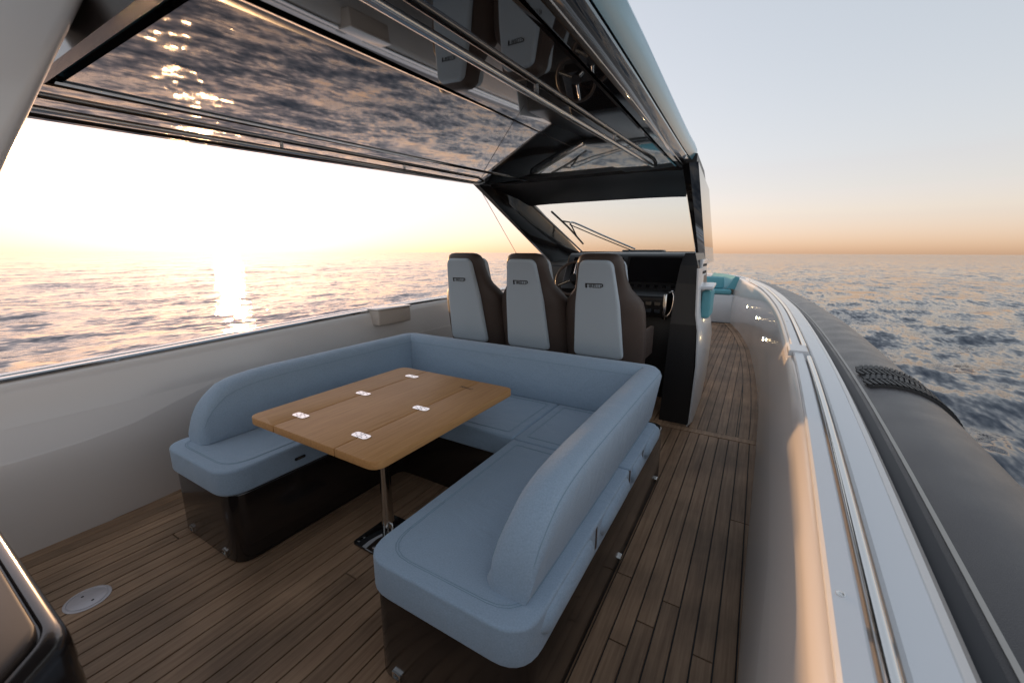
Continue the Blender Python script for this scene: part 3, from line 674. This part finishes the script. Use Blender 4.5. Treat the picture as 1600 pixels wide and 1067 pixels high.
# light rubber seal along the inner edge of the port pillar
pipe('seal', [(mir(-1, -.662), 4.36 + 1.70 * t, wz(4.36 + 1.7 * t) - .02) for t in np.linspace(0, 1, 6)], .013, 'tubelight', ws, 6)
hd = []
for x in np.linspace(-2.5, -.5, 15):
    u = (x + 1.5); arch = -.02 * (u / 1.0) ** 4
    hd.append([(x, 3.62, 2.150 + arch), (x, 3.9, 2.128 + arch), (x, 4.36, 2.035 + arch), (x, 4.42, 2.050 + arch), (x, 4.46, 2.085 + arch), (x, 4.1, 2.22 + arch), (x, 3.62, 2.27 + arch)])
loft('header', hd, 'plastic', ws, angle=35)
box('sill', -2.38, -.62, 6.02, 6.22, 1.44, 1.525, 'plastic', ws, .015, 3)
def on_screen(px, py, lift):
    d = fw * 640 + r2 * (px - 800) - u2 * (py - 533.5); k = (2.055 - 1.50) / (6.15 - 4.42)
    t = (2.055 + k * 4.42 + lift - CAM.z) / (d.z + k * d.y); return CAM + d * t
W0, W1, AJ, AB = on_screen(862, 331, .05), on_screen(911, 381, .05), on_screen(890, 351, .08), on_screen(992, 389, .07)
bl = pipe('wiper_blade', smooth_path([W0, (W0 * .72 + W1 * .28) + Vector((0, 0, .012)), (W0 + W1) / 2 + Vector((0, 0, .018)), (W0 * .28 + W1 * .72) + Vector((0, 0, .012)), W1], 4), .013, 'plastic', ws, 6)
pipe('wiper_bridge', [W0 * .7 + W1 * .3 + Vector((0, 0, .02)), AJ + Vector((0, 0, .03)), W0 * .25 + W1 * .75 + Vector((0, 0, .02))], .010, 'plastic', bl, 6)
pipe('wiper_arm', smooth_path([AJ + Vector((0, 0, .02)), AJ * .92 + AB * .08 + Vector((0, 0, .045)), AJ * .5 + AB * .5 + Vector((0, 0, .02)), AB], 5), .012, 'steel', ws, 6)
pipe('wiper_arm', [AJ, AJ * .6 + AB * .4 + Vector((0, 0, -.02)), AB + Vector((-.05, 0, -.02))], .007, 'plastic', ws, 6)
prism('wiper_motor', rounded([(AB.x - .18, 6.1), (AB.x + .42, 6.1), (AB.x + .42, 6.3), (AB.x - .18, 6.3)], .05), 1.44, 1.548, 'plastic', ws, .02, 3)
# thin stay from the port pillar down to the console side
pipe('stay_wire', [(-2.44, 3.50, 2.10), (-2.42, 4.40, 1.30)], .003, 'steel', ws, 6)

# ------------------------------------------------------------------ hardtop
ht = thing('hardtop', 'black glossy hardtop roof with steel handrails over the cockpit', 'hardtop', (-1.5, 2.0, 2.0))
zr = lambda y: 2.0 + .044 * y
HY = [.47, .50, .8, 1.2, 1.6, 2.0, 2.4, 2.8, 3.1, 3.35, 3.55, 3.64]
HS = [1.03, 1.04, 1.04, 1.025, 1.008, .988, .968, .948, .934, .924, .917, .915]
def roof_rings(sec, ya=None):
    out = []
    for y, s_ in zip(HY, HS):
        row = []
        for u, dz in sec: row.append((-1.5 + u * s_, y, zr(y) + dz))
        out.append(row)
    return out
def symm(half): return half + [(-u, d) for u, d in half[::-1]]
# side underside strips either side of the recessed centre panel
for s in (-1, 1):
    sec = [(s * .497, .014), (s * .497, .0), (s * .505, -.004), (s * .70, -.006), (s * .94, -.004), (s * .948, .0), (s * .948, .03), (s * .497, .03)]
    loft('side_panel', roof_rings(sec), 'ceil', ht, angle=20)
    sec = [(s * .955, .0), (s * .972, -.012), (s * 1.0, -.014), (s * 1.035, .006), (s * 1.052, .026), (s * 1.049, .044), (s * .955, .05)]
    loft('edge_lip', roof_rings(sec), 'gloss', ht, angle=20)
    pipe('trim_line', [(-1.5 + s * 1.014 * k, y, zr(y) - .0085) for y, k in zip(HY, HS)], .0022, 'steel', ht, 5)
    # long stainless handrail with its feet
    pts = [(-1.5 + s * .765, y, zr(y) - .030) for y in np.linspace(.5, 3.22, 14)]
    rl = pipe('handrail', [(-1.5 + s * .765, .475, zr(.475) - .028)] + pts + [(-1.5 + s * .765, 3.30, zr(3.3) - .01)], .012, 'steel', ht, 12)
    for y in (1.4, 2.3): pipe('rail_foot', [(-1.5 + s * .765, y, zr(y) - .03), (-1.5 + s * .765, y, zr(y))], .009, 'steel', rl, 8)
    loft('trim_strip', [[(-1.5 + s * a, y, zr(y) + d) for a, d in ((.478, .012), (.478, .001), (.494, -.003), (.494, .012))] for y in np.linspace(.5, 3.2, 10)], 'steel', ht, smooth=False)
loft('centre_panel', [[(-1.5 + u, y, zr(y) + d) for u, d in ((-.472, .010), (-.468, .006), (.468, .006), (.472, .010), (.472, .03), (-.472, .03))] for y in np.linspace(.52, 3.30, 8)], 'ceil', ht, smooth=False)
loft('front_panel', [[(-1.5 + u, y, zr(y) + .004 + d) for u, d in ((-.494, 0), (.494, 0), (.494, .03), (-.494, .03))] for y in (3.312, 3.64)], 'gloss', ht, smooth=False)
loft('aft_panel', [[(-1.5 + u, y, zr(y) - .02 + d) for u, d in ((-1.05, 0), (1.05, 0), (1.10, .07), (.9, .22), (0, .255), (-.9, .22), (-1.10, .07))] for y in (.435, .466)], 'base', ht, smooth=False)
# outer shell
sec = [(1.052, .047), (1.074, .08), (1.084, .12), (1.06, .17), (.98, .21), (.6, .235), (0, .25)]
full = sec + [(-u, d) for u, d in sec[-2::-1]]
rg = roof_rings(full)
for y, s_, drop in ((3.9, .89, .03), (4.2, .87, .08), (4.44, .855, .14)): rg.append([(-1.5 + u * s_, y, zr(3.64) + d * (1 - drop * 3.4) - drop * .9) for u, d in full])
loft('outer_shell', rg, 'roofblue', ht, closed=False, caps=False, angle=40)
# raked aft mast standing on the aft unit
rings = []
for z, y1 in ((.84, -.150), (1.2, .022), (1.6, .212), (1.95, .376), (2.05, .424), (2.25, .52)):
    d = .62 - .12 * (z - .84); ring = rounded([(-1.66, y1 - d), (-1.375, y1 - d), (-1.375, y1), (-1.66, y1)], .03, 4)
    rings.append([(p[0], p[1], z) for p in ring])
loft('mast', rings, 'gel', ht, angle=40)

# ------------------------------------------------------------------ aft unit below the mast
au = thing('aft_cabinet', 'rounded aft cabinet with dark lid at the near left corner', 'cabinet', (-1.5, -.4, 0))
op = [(-2.02, .125), (-.97, .125), (-.75, -.10), (-.67, -.5), (-.67, -.95), (-2.28, -.95), (-2.28, -.5), (-2.2, -.10)]
rd = [.10, .10, .12, .12, .05, .05, .12, .12]
rings = []
def ring_at(z, k): return [(a, b, z) for a, b in rounded([((p[0] + 1.45) * (1 - k / .75) - 1.45, p[1] - k if p[1] > 0 else p[1] + (k if p[1] < -.9 else 0)) for p in op], rd, 6)]
loft('body', [ring_at(*q) for q in ((0, .0), (.2, -.004), (.6, -.004), (.74, .0), (.778, .004))], 'base', au, angle=50)
loft('rim', [ring_at(*q) for q in ((.779, .001), (.82, .003), (.842, .008), (.852, .018), (.852, .030), (.846, .034))], 'base', au, angle=50)
k = .037; o = rounded([((p[0] + 1.45) * (1 - k / .75) - 1.45, p[1] - k if p[1] > 0 else p[1] + (k if p[1] < -.9 else 0)) for p in op], rd, 6)
prism('lid', o, .80, .860, 'lid', au, .006, 2)

# ------------------------------------------------------------------ bow lounge
bl_ = thing('bow_lounge', 'turquoise bow lounge with white base at the end of the side deck', 'lounge', (-1.5, 10.6, 0))
prism('base', rounded([(-2.62, 10.12), (-.38, 10.12), (-.62, 11.0), (-1.4, 12.1), (-1.6, 12.1), (-2.38, 11.0)], .05), 0, .62, 'white', bl_, .02, 2)
prism('seat_cushion', rounded([(-2.56, 10.10), (-.44, 10.10), (-.66, 10.95), (-1.4, 12.0), (-1.6, 12.0), (-2.34, 10.95)], .06), .625, .73, 'turq', bl_, .03, 3)
for s in (-1, 1):
    rings = []
    for t in np.linspace(0, 1, 7):
        y = 10.25 + 1.6 * t; x = gx(y) - .02 - .02
        rings.append([(mir(s, x), y, .735), (mir(s, x + .03), y, 1.0), (mir(s, x - .05), y, 1.02), (mir(s, x - .2), y, .74)])
    loft('back_cushion', rings, 'turq', bl_, angle=30)
prism('head_cushion', rounded([(-1.3, 10.3), (-.62, 10.3), (-.66, 10.48), (-1.3, 10.48)], .05), .735, .99, 'turq', bl_, .04, 3)
